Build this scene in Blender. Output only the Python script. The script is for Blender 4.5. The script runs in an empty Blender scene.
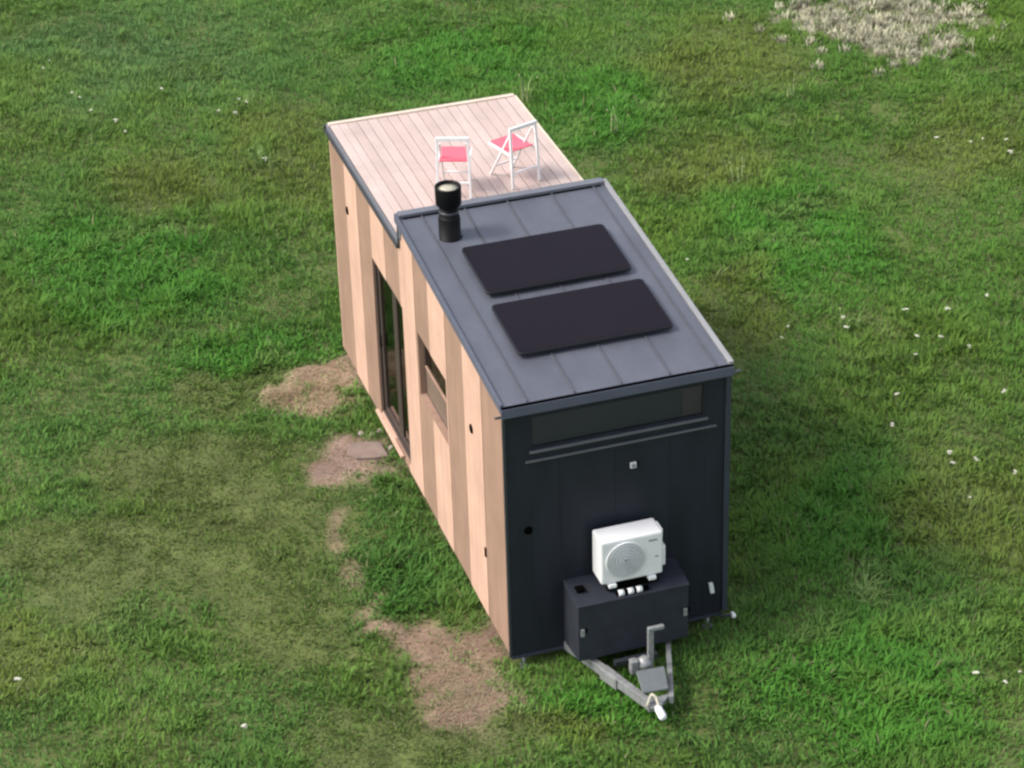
import bpy, bmesh, math, random
import numpy as np
from mathutils import Vector, Matrix
random.seed(7); rng = np.random.default_rng(11)
R = math.radians
scene = bpy.context.scene
COL = scene.collection
GZ = 0.2                       # ground level
W = 2.5; HF = 3.642; HB = 3.954; LR = 3.99; L = 7.41; HD = 3.656; BZ = 0.35
SL = (HB-HF)/(LR+.05)
def rz(y): return HF + SL*(y+.05)   # roof top plane

# ------------------------------------------------------------------ materials
def mat(name, col, rough=.6, metal=0., spec=.5, noise=0., nscale=(8, 8, 8), bump=0., col2=None, bscale=None, rvar=0.):
    m = bpy.data.materials.new(name); m.use_nodes = True
    nt = m.node_tree; b = nt.nodes['Principled BSDF']
    b.inputs['Base Color'].default_value = (*col, 1); b.inputs['Roughness'].default_value = rough
    b.inputs['Metallic'].default_value = metal; b.inputs['Specular IOR Level'].default_value = spec
    if noise or bump or col2 or rvar:
        tc = nt.nodes.new('ShaderNodeTexCoord'); mp = nt.nodes.new('ShaderNodeMapping')
        mp.inputs['Scale'].default_value = nscale
        nt.links.new(tc.outputs['Object'], mp.inputs['Vector'])
        n = nt.nodes.new('ShaderNodeTexNoise'); n.inputs['Scale'].default_value = 1.0
        n.inputs['Detail'].default_value = 6; n.inputs['Roughness'].default_value = .62
        nt.links.new(mp.outputs['Vector'], n.inputs['Vector'])
        if noise or col2:
            r = nt.nodes.new('ShaderNodeValToRGB')
            lo = tuple(c*(1-noise) for c in col); hi = tuple(min(1, c*(1+noise)) for c in (col2 or col))
            r.color_ramp.elements[0].position = .3; r.color_ramp.elements[1].position = .72
            r.color_ramp.elements[0].color = (*lo, 1); r.color_ramp.elements[1].color = (*hi, 1)
            nt.links.new(n.outputs['Fac'], r.inputs['Fac']); nt.links.new(r.outputs['Color'], b.inputs['Base Color'])
        if rvar:
            mr = nt.nodes.new('ShaderNodeMapRange'); mr.inputs['To Min'].default_value = max(0, rough-rvar); mr.inputs['To Max'].default_value = min(1, rough+rvar)
            nt.links.new(n.outputs['Fac'], mr.inputs['Value']); nt.links.new(mr.outputs['Result'], b.inputs['Roughness'])
        if bump:
            bp = nt.nodes.new('ShaderNodeBump'); bp.inputs['Strength'].default_value = bump; bp.inputs['Distance'].default_value = .01
            nt.links.new(n.outputs['Fac'], bp.inputs['Height']); nt.links.new(bp.outputs['Normal'], b.inputs['Normal'])
    return m
M = {}
M['wood_light'] = mat('wood_light', (.53, .338, .252), .65, noise=.13, nscale=(14, 14, .9), bump=.15)
M['wood_tan'] = mat('wood_tan', (.285, .178, .128), .65, noise=.15, nscale=(14, 14, .9), bump=.15)
M['wood_inner'] = mat('wood_inner', (.46, .34, .25), .6, noise=.15, nscale=(3, 20, 20))
M['deck_wood'] = mat('deck_wood', (.49, .385, .345), .55, noise=.05, nscale=(16, .8, 16), bump=.1)
M['deck_wood_grey'] = mat('deck_wood_grey', (.455, .35, .312), .55, noise=.05, nscale=(16, .8, 16), bump=.1)
M['deck_edge'] = mat('deck_edge', (.60, .50, .40), .5, noise=.06, nscale=(6, 2, 6))
M['clad_dark'] = mat('clad_dark', (.0165, .0195, .0275), .55, spec=.22, noise=.2, nscale=(3, 3, .7), rvar=.12)
M['roof_metal'] = mat('roof_metal', (.098, .105, .13), .45, metal=.15, noise=.16, nscale=(1.6, .7, 1.6), rvar=.1)
M['seam'] = mat('seam', (.075, .078, .092), .5)
M['trim_light'] = mat('trim_light', (.14, .146, .17), .45, metal=.15, noise=.08, nscale=(3, 3, 3))
M['trim_dark'] = mat('trim_dark', (.03, .033, .04), .5)
M['sill_grey'] = mat('sill_grey', (.10, .107, .115), .5)
M['corner_trim'] = mat('corner_trim', (.036, .044, .058), .55, spec=.25, noise=.1, nscale=(4, 4, 1))
M['solar'] = mat('solar', (.008, .0055, .010), .38, noise=.12, nscale=(1.5, 1.5, 1.5), spec=.10, rvar=.06)
M['solar_frame'] = mat('solar_frame', (.008, .008, .011), .4)
M['black'] = mat('black', (.004, .004, .005), .55, spec=.15, noise=.2, nscale=(9, 9, 9))
M['frame_brown'] = mat('frame_brown', (.045, .032, .027), .5)
M['inner_brown'] = mat('inner_brown', (.34, .17, .13), .6, noise=.2, nscale=(3, 3, 3))
M['backing_grey'] = mat('backing_grey', (.11, .105, .10), .8)
M['backing_brown'] = mat('backing_brown', (.17, .13, .115), .8)
M['fascia'] = mat('fascia', (.088, .096, .128), .6, spec=.2, noise=.08, nscale=(3, 3, 3))
M['edge_light'] = mat('edge_light', (.24, .24, .245), .45, noise=.1, nscale=(3, 3, 3))
M['pane_reflection_tan'] = mat('pane_reflection_tan', (.155, .108, .082), .55, noise=.12, nscale=(3, 3, 3))
M['backing_tan'] = mat('backing_tan', (.42, .33, .27), .8)
M['backing_olive'] = mat('backing_olive', (.36, .28, .19), .8, noise=.15, nscale=(3, 3, 3))
M['hole'] = mat('hole', (.0015, .0015, .0015), .9, spec=.02)
M['steel_pale'] = mat('steel_pale', (.42, .40, .31), .5, noise=.2, nscale=(12, 12, 12))
M['white'] = mat('white', (.74, .74, .74), .4, noise=.03, nscale=(5, 5, 5))
M['white_paint'] = mat('white_paint', (.76, .74, .73), .5, noise=.04, nscale=(12, 12, 12))
M['grille'] = mat('grille', (.60, .61, .62), .5)
M['grille_dark'] = mat('grille_dark', (.5, .51, .52), .5)
M['grey_mark'] = mat('grey_mark', (.22, .22, .24), .5)
M['box_dark'] = mat('box_dark', (.0225, .0255, .0355), .6, spec=.3, noise=.2, nscale=(5, 5, 5), rvar=.1)
M['galv'] = mat('galv', (.27, .275, .275), .5, metal=.35, noise=.25, nscale=(14, 14, 14), rvar=.12)
M['grey_cover'] = mat('grey_cover', (.12, .135, .14), .5, noise=.1, nscale=(8, 8, 8))
M['red_fabric'] = mat('red_fabric', (.74, .12, .17), .8, noise=.06, nscale=(40, 40, 40))
M['rubber'] = mat('rubber', (.015, .015, .015), .8)
M['stone'] = mat('stone', (.33, .28, .24), .85, noise=.3, nscale=(12, 12, 12), bump=.4)
M['slab'] = mat('slab', (.19, .14, .118), .9, noise=.25, nscale=(5, 5, 5), bump=.3)
M['flower_white'] = mat('flower_white', (.55, .55, .44), .7)
M['stem_green'] = mat('stem_green', (.07, .12, .03), .7)
M['green_leaf'] = mat('green_leaf', (.15, .24, .055), .7, noise=.2, nscale=(9, 9, 9))
M['pale_leaf'] = mat('pale_leaf', (.24, .29, .12), .7, noise=.2, nscale=(9, 9, 9))
def glass(name, tint, refl):
    m = bpy.data.materials.new(name); m.use_nodes = True; nt = m.node_tree; nt.nodes.clear()
    o = nt.nodes.new('ShaderNodeOutputMaterial'); t = nt.nodes.new('ShaderNodeBsdfTransparent'); t.inputs[0].default_value = (*tint, 1)
    g = nt.nodes.new('ShaderNodeBsdfGlossy'); g.inputs['Roughness'].default_value = .06
    f = nt.nodes.new('ShaderNodeFresnel'); f.inputs['IOR'].default_value = refl
    x = nt.nodes.new('ShaderNodeMixShader')
    nt.links.new(f.outputs[0], x.inputs[0]); nt.links.new(t.outputs[0], x.inputs[1]); nt.links.new(g.outputs[0], x.inputs[2]); nt.links.new(x.outputs[0], o.inputs[0])
    return m
M['glass'] = glass('glass', (.74, .70, .64), 1.28)
M['glass_dark'] = glass('glass_dark', (.80, .82, .88), 1.3)
def attr_mat(name, rough=.7, trans=0.):
    m = bpy.data.materials.new(name); m.use_nodes = True; nt = m.node_tree; b = nt.nodes['Principled BSDF']
    a = nt.nodes.new('ShaderNodeAttribute'); a.attribute_name = 'tint'
    b.inputs['Roughness'].default_value = rough; b.inputs['Specular IOR Level'].default_value = .25
    nt.links.new(a.outputs['Color'], b.inputs['Base Color'])
    if trans:
        t = nt.nodes.new('ShaderNodeBsdfTranslucent'); x = nt.nodes.new('ShaderNodeMixShader'); x.inputs[0].default_value = trans
        nt.links.new(a.outputs['Color'], t.inputs['Color']); nt.links.new(b.outputs[0], x.inputs[1]); nt.links.new(t.outputs[0], x.inputs[2])
        nt.links.new(x.outputs[0], nt.nodes['Material Output'].inputs['Surface'])
    return m, nt, a, b

for k in ('wood_light', 'wood_tan', 'roof_metal', 'deck_wood', 'deck_wood_grey'):
    nt = M[k].node_tree; b = nt.nodes['Principled BSDF']; l = b.inputs['Base Color'].links[0]; src = l.from_socket
    tc = nt.nodes.new('ShaderNodeTexCoord'); n = nt.nodes.new('ShaderNodeTexNoise'); n.inputs['Scale'].default_value = 1.7; n.inputs['Detail'].default_value = 8; n.inputs['Roughness'].default_value = .7
    nt.links.new(tc.outputs['Object'], n.inputs['Vector'])
    mr = nt.nodes.new('ShaderNodeMapRange'); mr.inputs['From Min'].default_value = .3; mr.inputs['From Max'].default_value = .7; mr.inputs['To Min'].default_value = .86; mr.inputs['To Max'].default_value = 1.10
    mx = nt.nodes.new('ShaderNodeMix'); mx.data_type = 'RGBA'; mx.blend_type = 'MULTIPLY'; mx.inputs[0].default_value = 1
    nt.links.new(n.outputs['Fac'], mr.inputs['Value']); nt.links.new(src, mx.inputs[6]); nt.links.new(mr.outputs['Result'], mx.inputs[7]); nt.links.new(mx.outputs[2], b.inputs['Base Color'])
# ------------------------------------------------------------------ mesh helpers
ORG = {}
def empty(name, loc, label, cat, group=None):
    o = bpy.data.objects.new(name, None); COL.objects.link(o); o.location = loc; o.empty_display_size = .3
    o['label'] = label; o['category'] = cat
    if group: o['group'] = group
    ORG[o.name] = Vector(loc); return o
def root_of(o):
    while o.parent: o = o.parent
    return o
class MB:
    def __init__(s): s.bm = bmesh.new(); s.mi = 0
    def _f(s, vs):
        try:
            f = s.bm.faces.new(vs); f.material_index = s.mi; return f
        except ValueError: return None
    def hexa(s, p):      # 8 points: bottom 0-3 ccw, top 4-7 ccw
        v = [s.bm.verts.new(q) for q in p]
        for f in ((3, 2, 1, 0), (4, 5, 6, 7), (0, 1, 5, 4), (1, 2, 6, 5), (2, 3, 7, 6), (3, 0, 4, 7)): s._f([v[i] for i in f])
        return s
    def box(s, x0, x1, y0, y1, z0, z1):
        return s.hexa([(x0, y0, z0), (x1, y0, z0), (x1, y1, z0), (x0, y1, z0), (x0, y0, z1), (x1, y0, z1), (x1, y1, z1), (x0, y1, z1)])
    def rbox(s, x0, x1, y0, y1, d0, d1):        # box lying on the sloping roof plane
        p = []
        for d in (d0, d1):
            for x, y in ((x0, y0), (x1, y0), (x1, y1), (x0, y1)): p.append((x, y, rz(y)+d))
        return s.hexa(p)
    def bar(s, a, b, w, h=None, up=(0, 0, 1)):
        h = h or w; a = Vector(a); b = Vector(b); d = (b-a).normalized(); up = Vector(up)
        if abs(d.dot(up)) > .98: up = Vector((0, 1, 0))
        sx = d.cross(up).normalized()*w/2; sz = sx.cross(d).normalized()*h/2
        return s.hexa([a-sx-sz, a+sx-sz, b+sx-sz, b-sx-sz, a-sx+sz, a+sx+sz, b+sx+sz, b-sx+sz])
    def ring(s, c, ax, r, n):
        ax = Vector(ax).normalized(); u = ax.orthogonal().normalized(); v = ax.cross(u)
        return [s.bm.verts.new(Vector(c)+u*r*math.cos(2*math.pi*i/n)+v*r*math.sin(2*math.pi*i/n)) for i in range(n)]
    def lathe(s, base, ax, prof, n=28, cap0=True, cap1=True):     # prof: (dist along axis, radius)
        base = Vector(base); ax = Vector(ax).normalized()
        rings = [s.ring(base+ax*t, ax, r, n) for t, r in prof]
        for a, b in zip(rings, rings[1:]):
            for i in range(n):
                f = s._f([a[i], a[(i+1) % n], b[(i+1) % n], b[i]])
                if f: f.smooth = True
        if cap0: s._f(list(reversed(rings[0])))
        if cap1: s._f(rings[-1])
        return s
    def tube(s, a, b, r, n=10): 
        a = Vector(a); b = Vector(b); return s.lathe(a, b-a, [(0, r), ((b-a).length, r)], n)
    def path(s, pts, r, n=8):
        for a, b in zip(pts, pts[1:]): s.tube(a, b, r, n)
        return s
    def build(s, name, m, parent=None, bevel=0., label=None, world=True):
        bm = s.bm
        bmesh.ops.recalc_face_normals(bm, faces=bm.faces[:])
        if parent is not None and world:
            bmesh.ops.translate(bm, verts=bm.verts[:], vec=-root_of(parent).location)
        me = bpy.data.meshes.new(name); bm.to_mesh(me); bm.free()
        for q in (m if isinstance(m, (list, tuple)) else [m]): me.materials.append(q)
        o = bpy.data.objects.new(name, me); COL.objects.link(o)
        if parent is not None: o.parent = parent
        if bevel:
            b = o.modifiers.new('bevel', 'BEVEL'); b.width = bevel; b.segments = 2; b.limit_method = 'ANGLE'; b.angle_limit = R(40)
        if label: o['label'] = label
        return o

# ================================================================== HOUSE
house = empty('tiny_house', (1.25, 3.7, GZ), 'tiny house on a trailer with timber side, black front and grey metal roof', 'tiny house')
# --- timber side wall (facing -x)
bands = [.03, .82, 1.5, 2.18, 2.85, 3.45, 4.1, 4.75, 5.4, 6.05, 6.65, 7.38]
DOOR = (4.03, 5.44, .45, 2.70); WIN = (2.22, 3.40, 1.84, 2.70)
def side_wall():
    mb = MB()
    for k, (a, b) in enumerate(zip(bands, bands[1:])):
        light = k % 2 == 1
        mb.mi = 0 if light else 1
        x0 = -.006 if light else 0.0
        cuts = sorted({a, b} | {y for y in (DOOR[0], DOOR[1], WIN[0], WIN[1], 4.0) if a < y < b})
        for y0, y1 in zip(cuts, cuts[1:]):
            top = lambda y: (rz(y)-.13) if y1 <= 4.001 else HD-.13
            segs = [(BZ, None)]
            ym = (y0+y1)/2
            for o in (DOOR, WIN):
                if o[0] < ym < o[1]: segs = [(BZ, o[2]), (o[3], None)]
            for z0, z1 in segs:
                t0, t1 = (top(y0), top(y1)) if z1 is None else (z1, z1)
                mb.hexa([(x0, y0, z0), (.1, y0, z0), (.1, y1, z0), (x0, y1, z0), (x0, y0, t0), (.1, y0, t0), (.1, y1, t1), (x0, y1, t1)])
    return mb.build('timber_wall', [M['wood_light'], M['wood_tan']], house)
side_wall()
# --- far wall and rear wall (timber as well)
mb = MB()
for k, (a, b) in enumerate(zip(bands, bands[1:])):
    mb.mi = k % 2
    for y0, y1, in ([(a, b)] if not a < 4.0 < b else [(a, 4.0), (4.0, b)]):
        t0, t1 = (rz(y0)-.13, rz(y1)-.13) if y1 <= 4.001 else (HD-.13,)*2
        mb.hexa([(2.4, y0, BZ), (2.5, y0, BZ), (2.5, y1, BZ), (2.4, y1, BZ), (2.4, y0, t0), (2.5, y0, t0), (2.5, y1, t1), (2.4, y1, t1)])
for i in range(4):
    mb.mi = i % 2; mb.box(i*.625, (i+1)*.625, 7.38, 7.41, BZ, HD-.13)
mb.mi = 1; mb.box(0.1, 2.4, 3.92, 3.985, HD-.1, HB-.15)
mb.build('timber_wall', [M['wood_light'], M['wood_tan']], house)
# --- dark front end
fx0, fx1, fz0, fz1 = .28, 2.28, 3.01, 3.44
mb = MB(); TZ = HF-.13
mb.box(-.012, fx0, -.0, .03, BZ, TZ).box(fx1, 2.50, -.0, .03, BZ, TZ).box(fx0, fx1, 0, .03, BZ, fz0).box(fx0, fx1, 0, .03, fz1, TZ)
mb.build('front_wall', M['clad_dark'], house, .003)
mb = MB()                                           # narrow cover strips of the cladding
for x in (.62, 1.25, 1.88): mb.box(x-.012, x+.012, -.006, -.0005, BZ+.02, 2.86)
mb.build('cover_strip', M['clad_dark'], house)
mb = MB(); mb.box(2.505, 2.565, -.03, .06, BZ+.03, TZ-.01); mb.build('corner_trim', M['corner_trim'], house, .006)
mb = MB(); mb.box(-.022, 0.008, -.012, .026, BZ, TZ); mb.build('corner_trim', M['trim_dark'], house, .004, 'thin dark corner strip between timber and black cladding')
# clerestory window
mb = MB(); fr = mb.box(fx0, fx0+.03, .004, .03, fz0, fz1).box(fx1-.03, fx1, .004, .03, fz0, fz1).box(fx0+.03, fx1-.03, .004, .03, fz1-.03, fz1).box(fx0+.03, fx1-.03, .004, .03, fz0, fz0+.03)  .build('window', M['clad_dark'], house, label='long low strip window under the roof edge')
MB().box(fx0+.03, fx1-.03, .015, .021, fz0+.03, fz1-.03).build('pane', M['glass_dark'], fr)
MB().box(fx0-.01, fx1+.02, -.035, -.001, fz0-.028, fz0-.006).build('sill', M['sill_grey'], fr, .004)
MB().box(fx0-.06, fx1+.12, -.028, -.001, 2.868, 2.888).build('flashing', M['sill_grey'], house, .004)
# boards added close behind the strip window to lighten its glass
MB().box(fx0-.05, 2.02, .045, .055, fz0-.05, fz1+.03).build('added_backing', M['backing_grey'], house)
MB().box(2.025, fx1+.05, .045, .055, fz0-.05, fz1+.03).build('added_backing', M['backing_brown'], house, label='brownish board added behind the right end of the strip window')
# small things on the front wall
s = MB().box(1.405, 1.475, -.03, -.001, 2.545, 2.615).build('outside_socket', M['grille'], house, .006)
MB().box(1.42, 1.46, -.036, -.0305, 2.56, 2.60).build('socket_lid', M['grey_mark'], s)
MB().box(1.48, 1.50, -.02, -.001, 2.55, 2.61).build('socket_cable', M['hole'], s)
MB().lathe((.235, -.022, 2.0), (0, 1, 0), [(0, .042), (.02, .05)], 18).build('air_vent', M['hole'], house)
o = MB().hexa([(2.355, -.04, .665), (2.405, -.04, .665), (2.405, -.001, .665), (2.355, -.001, .665), (2.335, -.04, .80), (2.385, -.04, .80), (2.385, -.001, .80), (2.335, -.001, .80)]).build('reflector', M['white'], house, .006, 'white upright reflector on the black front')
MB().box(2.60, 2.65, -.10, -.02, .30, .345).build('marker_light', M['white'], house, .012, 'small white lamp on a stub at the lower corner')
MB().bar((2.47, -.04, .33), (2.60, -.05, .325), .025).build('lamp_arm', M['trim_dark'], house)
for y, z in ((6.59, 2.79), (1.23, 2.63)):
    MB().lathe((-.018, y, z), (1, 0, 0), [(0, .05), (.012, .058)], 18).build('air_vent', M['hole'], house)
MB().box(-.02, -.007, .82, .86, 1.17, 1.29).build('air_vent', M['hole'], house, .004, 'small narrow slot vent low on the timber wall')
# gutter stubs at the two front roof corners
MB().tube((-.02, -.02, 3.50), (-.11, -.05, 3.52), .014).build('drain_spout', M['trim_dark'], house)
MB().tube((2.55, -.02, 3.50), (2.66, -.04, 3.54), .014).build('drain_spout', M['trim_light'], house)
# --- roof
mb = MB().rbox(-.02, 2.52, -.05, LR-.09, -.12, 0.0)
roof = mb.build('roof', M['roof_metal'], house)
for x in (.25, .775, 1.30, 1.85, 2.375):
    MB().rbox(x-.006, x+.006, -.045, LR-.10, .001, .018).build('roof_seam', M['seam'], roof)
for x0, x1, m in ((-.055, -.022, M['fascia']), (2.522, 2.575, M['edge_light'])):
    MB().rbox(x0, x1, -.055, LR+.01, -.075, .03).build('roof_edge_trim', m, roof, .004)
MB().rbox(-.02, 2.52, LR-.088, LR+.015, -.28, .05).build('roof_ridge_trim', M['trim_light'], roof, .006)
MB().rbox(0.03, 2.47, LR-.108, LR-.0885, .002, .012).build('roof_shadow_gap', M['hole'], roof)
MB().box(-.05, 2.57, -.082, -.0515, HF-.135, HF-.022).build('roof_fascia', M['fascia'], roof, .004)
MB().box(-.045, 2.565, -.075, -.052, HF-.020, HF-.004).build('drip_gap_shade', M['hole'], roof)  # black strip; the shade in the drip gap is put into its colour
# --- solar panels
def rounded(x0, x1, y0, y1, d0, d1, r=.06, n=5):
    pts = []
    for cx, cy, a0 in ((x1-r, y1-r, 0), (x0+r, y1-r, 90), (x0+r, y0+r, 180), (x1-r, y0+r, 270)):
        for k in range(n+1):
            a = R(a0+90*k/n); pts.append((cx+r*math.cos(a), cy+r*math.sin(a)))
    mb = MB(); lo = [mb.bm.verts.new((x, y, rz(y)+d0)) for x, y in pts]; hi = [mb.bm.verts.new((x, y, rz(y)+d1)) for x, y in pts]
    mb._f(hi); mb._f(lo[::-1])
    for i in range(len(pts)): mb._f([lo[i], lo[(i+1) % len(pts)], hi[(i+1) % len(pts)], hi[i]])
    return mb
for (x0, x1, y0, y1) in ((.445, 2.165, 1.95, 2.965), (.405, 2.19, .71, 1.725)):
    pf = rounded(x0, x1, y0, y1, .045, .078).build('solar_panel', M['solar_frame'], house, .004)
    rounded(x0+.015, x1-.015, y0+.015, y1-.015, .0785, .082, .05).build('solar_glass', M['solar'], pf)
    for x in (x0+.3, x1-.3): MB().rbox(x-.02, x+.02, y0+.05, y1-.05, .0255, .044).build('mounting_rail', M['trim_light'], pf)
# --- chimney flue
cx, cy = .44, 3.37; cz = rz(cy)
ch = MB().lathe((cx, cy, cz-.02), (0, 0, 1), [(0, .112), (.42, .112)], 28).build('chimney', M['black'], house)
MB().lathe((cx, cy, cz-.015), (0, 0, 1), [(0, .15), (.012, .15), (.014, .128), (.26, .128), (.29, .114)], 28).build('flashing', M['black'], ch)
MB().lathe((cx, cy, cz+.31), (0, 0, 1), [(0, .1135), (.0, .116), (.03, .116), (.03, .1135)], 28, False, False).build('clamp_ring', mat('clamp', (.05, .05, .06), .3), ch)
cw = MB().lathe((cx, cy, cz+.38), (0, 0, 1), [(0, .114), (.045, .150), (.25, .153), (.265, .150), (.265, .134), (.19, .130)], 32, False, False).build('cowl', M['black'], ch)
MB().lathe((cx, cy, cz+.585), (0, 0, 1), [(0, .129), (.02, .129), (.035, .03)], 28).build('cowl_plate', M['steel_pale'], cw)
# --- roof terrace deck
mb = MB(); x = .235
pl = []
while x < 2.28:
    mb.mi = 1 if random.random() < .35 else 0
    mb.box(x, x+.126, LR+.03, L-.085, HD-.03, HD-random.uniform(0, .002)); x += .134
deck = mb.build('roof_deck', [M['deck_wood'], M['deck_wood_grey']], house, .004)
MB().box(.01, .118, LR+.03, L-.085, HD-.03, HD+.004).box(.122, .228, LR+.03, L-.085, HD-.03, HD+.002).build('border_board', M['deck_wood'], deck, .004)
MB().box(x+.004, 2.492, LR+.03, L-.085, HD-.03, HD+.003).build('border_board', M['deck_wood'], deck, .004)
MB().box(-.005, 2.50, L-.08, L-.01, HD-.03, HD+.016).box(2.495, 2.52, LR+.03, L-.083, HD-.10, HD+.016).build('deck_edge', M['deck_edge'], deck, .004)
MB().box(0.02, 2.49, LR+.0, L-.02, HD-.125, HD-.033).build('deck_base', M['wood_tan'], deck)
MB().box(-.03, -.0, LR+.02, L+.0, HD-.075, HD-.012).build('deck_gutter', M['trim_light'], deck, .004)
MB().box(-.05, -.0, LR+.0, L+.03, HD-.128, HD-.078).build('deck_gutter', M['trim_dark'], deck, .004)
MB().box(-.028, -.0, LR-.02, LR+.018, HD-.12, HB-.10).build('corner_trim', M['trim_dark'], house)
MB().box(-.05, 2.5, L+.002, L+.03, HD-.13, HD-.03).build('deck_gutter', M['trim_dark'], deck)
# --- glazed door
y0, y1, z0, z1 = DOOR; rx = .085
mb = MB(); mb.box(.02, .1, y0, y0+.05, z0, z1).box(.02, .1, y1-.05, y1, z0, z1).box(.02, .1, y0+.05, y1-.05, z1-.05, z1).box(.02, .1, y0+.05, y1-.05, z0, z0+.04)
door = mb.build('glazed_door', M['frame_brown'], house, .004)
ymid = 4.62
mb = MB(); 
for a, b in ((y0+.052, ymid), (ymid+.003, y1-.052)):
    mb.box(.045, .085, a, a+.09, z0+.045, z1-.055).box(.045, .085, b-.09, b, z0+.045, z1-.055).box(.045, .085, a+.09, b-.09, z1-.125, z1-.055).box(.045, .085, a+.09, b-.09, z0+.045, z0+.13)
leafs = mb.build('door_leaf', M['frame_brown'], door, .003)
for a, b in ((y0+.122, ymid-.07), (ymid+.073, y1-.122)):
    MB().box(.062, .068, a+.02, b-.02, z0+.13, z1-.125).build('pane', M['glass'], door)
MB().box(.24, .26, y0, y1, z0, z1).build('added_door_backing', M['backing_olive'], house)  # board added behind the door glass to give it a brown-olive tone
MB().box(.19, .235, y0+.7, y1-.1, z0+.02, 1.25).build('added_low_backing', M['backing_tan'], house)  # tan board added for the lighter tone low in the door glass
MB().tube((.02, y1-.09, 1.45), (.02, y1-.09, 1.62), .011).tube((.02, y1-.09, 1.47), (.05, y1-.09, 1.47), .008).tube((.02, y1-.09, 1.60), (.05, y1-.09, 1.60), .008).build('handle', M['black'], door)
MB().box(-.055, -.008, y0+.30, y1+.10, z0-.05, z0-.018).build('threshold', M['wood_light'], house, .004)
# --- tilted side window
y0, y1, z0, z1 = WIN
zt = 2.24
mb = MB(); mb.box(.07, .1, y0, y0+.04, z0, z1).box(.07, .1, y1-.04, y1, z0, z1).box(.07, .1, y0+.04, y1-.04, z1-.04, z1).box(.07, .1, y0+.04, y1-.04, z0, z0+.04)
win = mb.build('window', M['frame_brown'], house, .003)
MB().box(.06, .1, y0+.04, y1-.04, zt-.012, zt+.016).build('transom', M['wood_tan'], win, .003)
MB().box(.078, .084, y0+.04, y1-.04, zt+.02, z1-.04).build('pane', M['glass'], win)
MB().box(.072, .09, y0+.04, y1-.04, z0+.04, zt-.013).build('pane_stand_in', M['pane_reflection_tan'], win)  # opaque panel replacing the lower pane, its reflected tan put into the colour
MB().box(-.012, .07, y0+.002, y1-.002, z0-.001, z0+.014).build('sill', M['wood_tan'], win)
MB().hexa([(.088, 3.02, 2.27), (.088, 3.2, 2.27), (.092, 3.2, 2.27), (.092, 3.02, 2.27), (.088, 3.1, 2.64), (.088, 3.2, 2.64), (.092, 3.2, 2.64), (.092, 3.1, 2.64)]).build('blind', M['white'], win)
MB().box(.16, .18, 2.1, 3.5, 1.3, 2.9).build('added_window_backing', M['inner_brown'], house)  # brown board added near the glass, catching sky light to tone the pane
# --- inside and chassis
mb = MB(); mb.box(.1, 2.4, .06, 7.36, BZ+.02, BZ+.08).build('floor_inside', M['wood_inner'], house)
mb = MB(); mb.box(.1, 2.4, 4.0, 7.36, HD-.2, HD-.135).build('ceiling_inside', M['wood_inner'], house)
mb = MB(); mb.box(1.55, 2.38, 4.6, 5.6, BZ+.082, 1.25).box(1.5, 2.39, 4.55, 5.65, 1.255, 1.29).build('kitchen_counter', M['wood_inner'], house)
mb = MB(); mb.box(.02, 2.48, .04, 7.36, BZ-.004, BZ+.016).box(.75, .85, -.0, 7.2, BZ-.09, BZ-.006).box(1.65, 1.75, 0, 7.2, BZ-.09, BZ-.006); chs = mb.build('chassis', M['trim_dark'], house)
for x in (.16, 2.14):
    for y in (3.3, 4.05):
        w = MB().lathe((x, y, GZ+.31), (1, 0, 0), [(0, .2), (0, .29), (.03, .31), (.17, .31), (.2, .29), (.2, .2)], 24).build('wheel', M['rubber'], house)
        MB().lathe((x-.003, y, GZ+.31), (1, 0, 0), [(0, .17), (.206, .17)], 18).build('rim', M['galv'], w)
for x in (.16, 2.36):
    MB().tube((x, .06, BZ-.005), (x-.03, -.02, GZ+.02), .022).lathe((x-.03, -.02, GZ-.01), (0, 0, 1), [(0, .06), (.03, .06)], 14).build('corner_steady', M['galv'], house)
for a, b in ((0, .6), (1.95, 2.5)): MB().box(a, b, -.02, -.003, BZ-.02, BZ+.012).build('skirting_rail', M['corner_trim'], house)
# --- storage box on the drawbar
bx0, bx1 = .618, 1.905
mb = MB(); D = -.50
mb.hexa([(bx0, D, .48), (bx1, D, .50), (bx1+.02, -.008, .42), (bx0, -.008, .42), (bx0, D, 1.205), (bx1, D, 1.205), (bx1+.02, -.008, 1.245), (bx0, -.008, 1.245)])
sb = mb.build('storage_box', M['box_dark'], house, .012)
MB().hexa([(bx0-.008, D-.010, 1.207), (bx1+.008, D-.010, 1.207), (bx1+.028, -.006, 1.247), (bx0-.008, -.006, 1.247), (bx0-.008, D-.010, 1.222), (bx1+.008, D-.010, 1.222), (bx1+.028, -.006, 1.262), (bx0-.008, -.006, 1.262)]).build('lid', M['box_dark'], sb, .005)
for x, z in ((.665, .87), (1.865, .86)):
    MB().box(x-.02, x+.022, D-.022, D-.001, z-.05, z+.045).build('latch', M['galv'], sb, .005)
    MB().box(x+.024, x+.055, D-.012, D-.001, z-.005, z+.045).build('latch_plate', M['hole'], sb)
MB().box(.68, .78, -.30, -.20, 1.256, 1.285).build('lid_stay', M['hole'], sb, .006)
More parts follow.
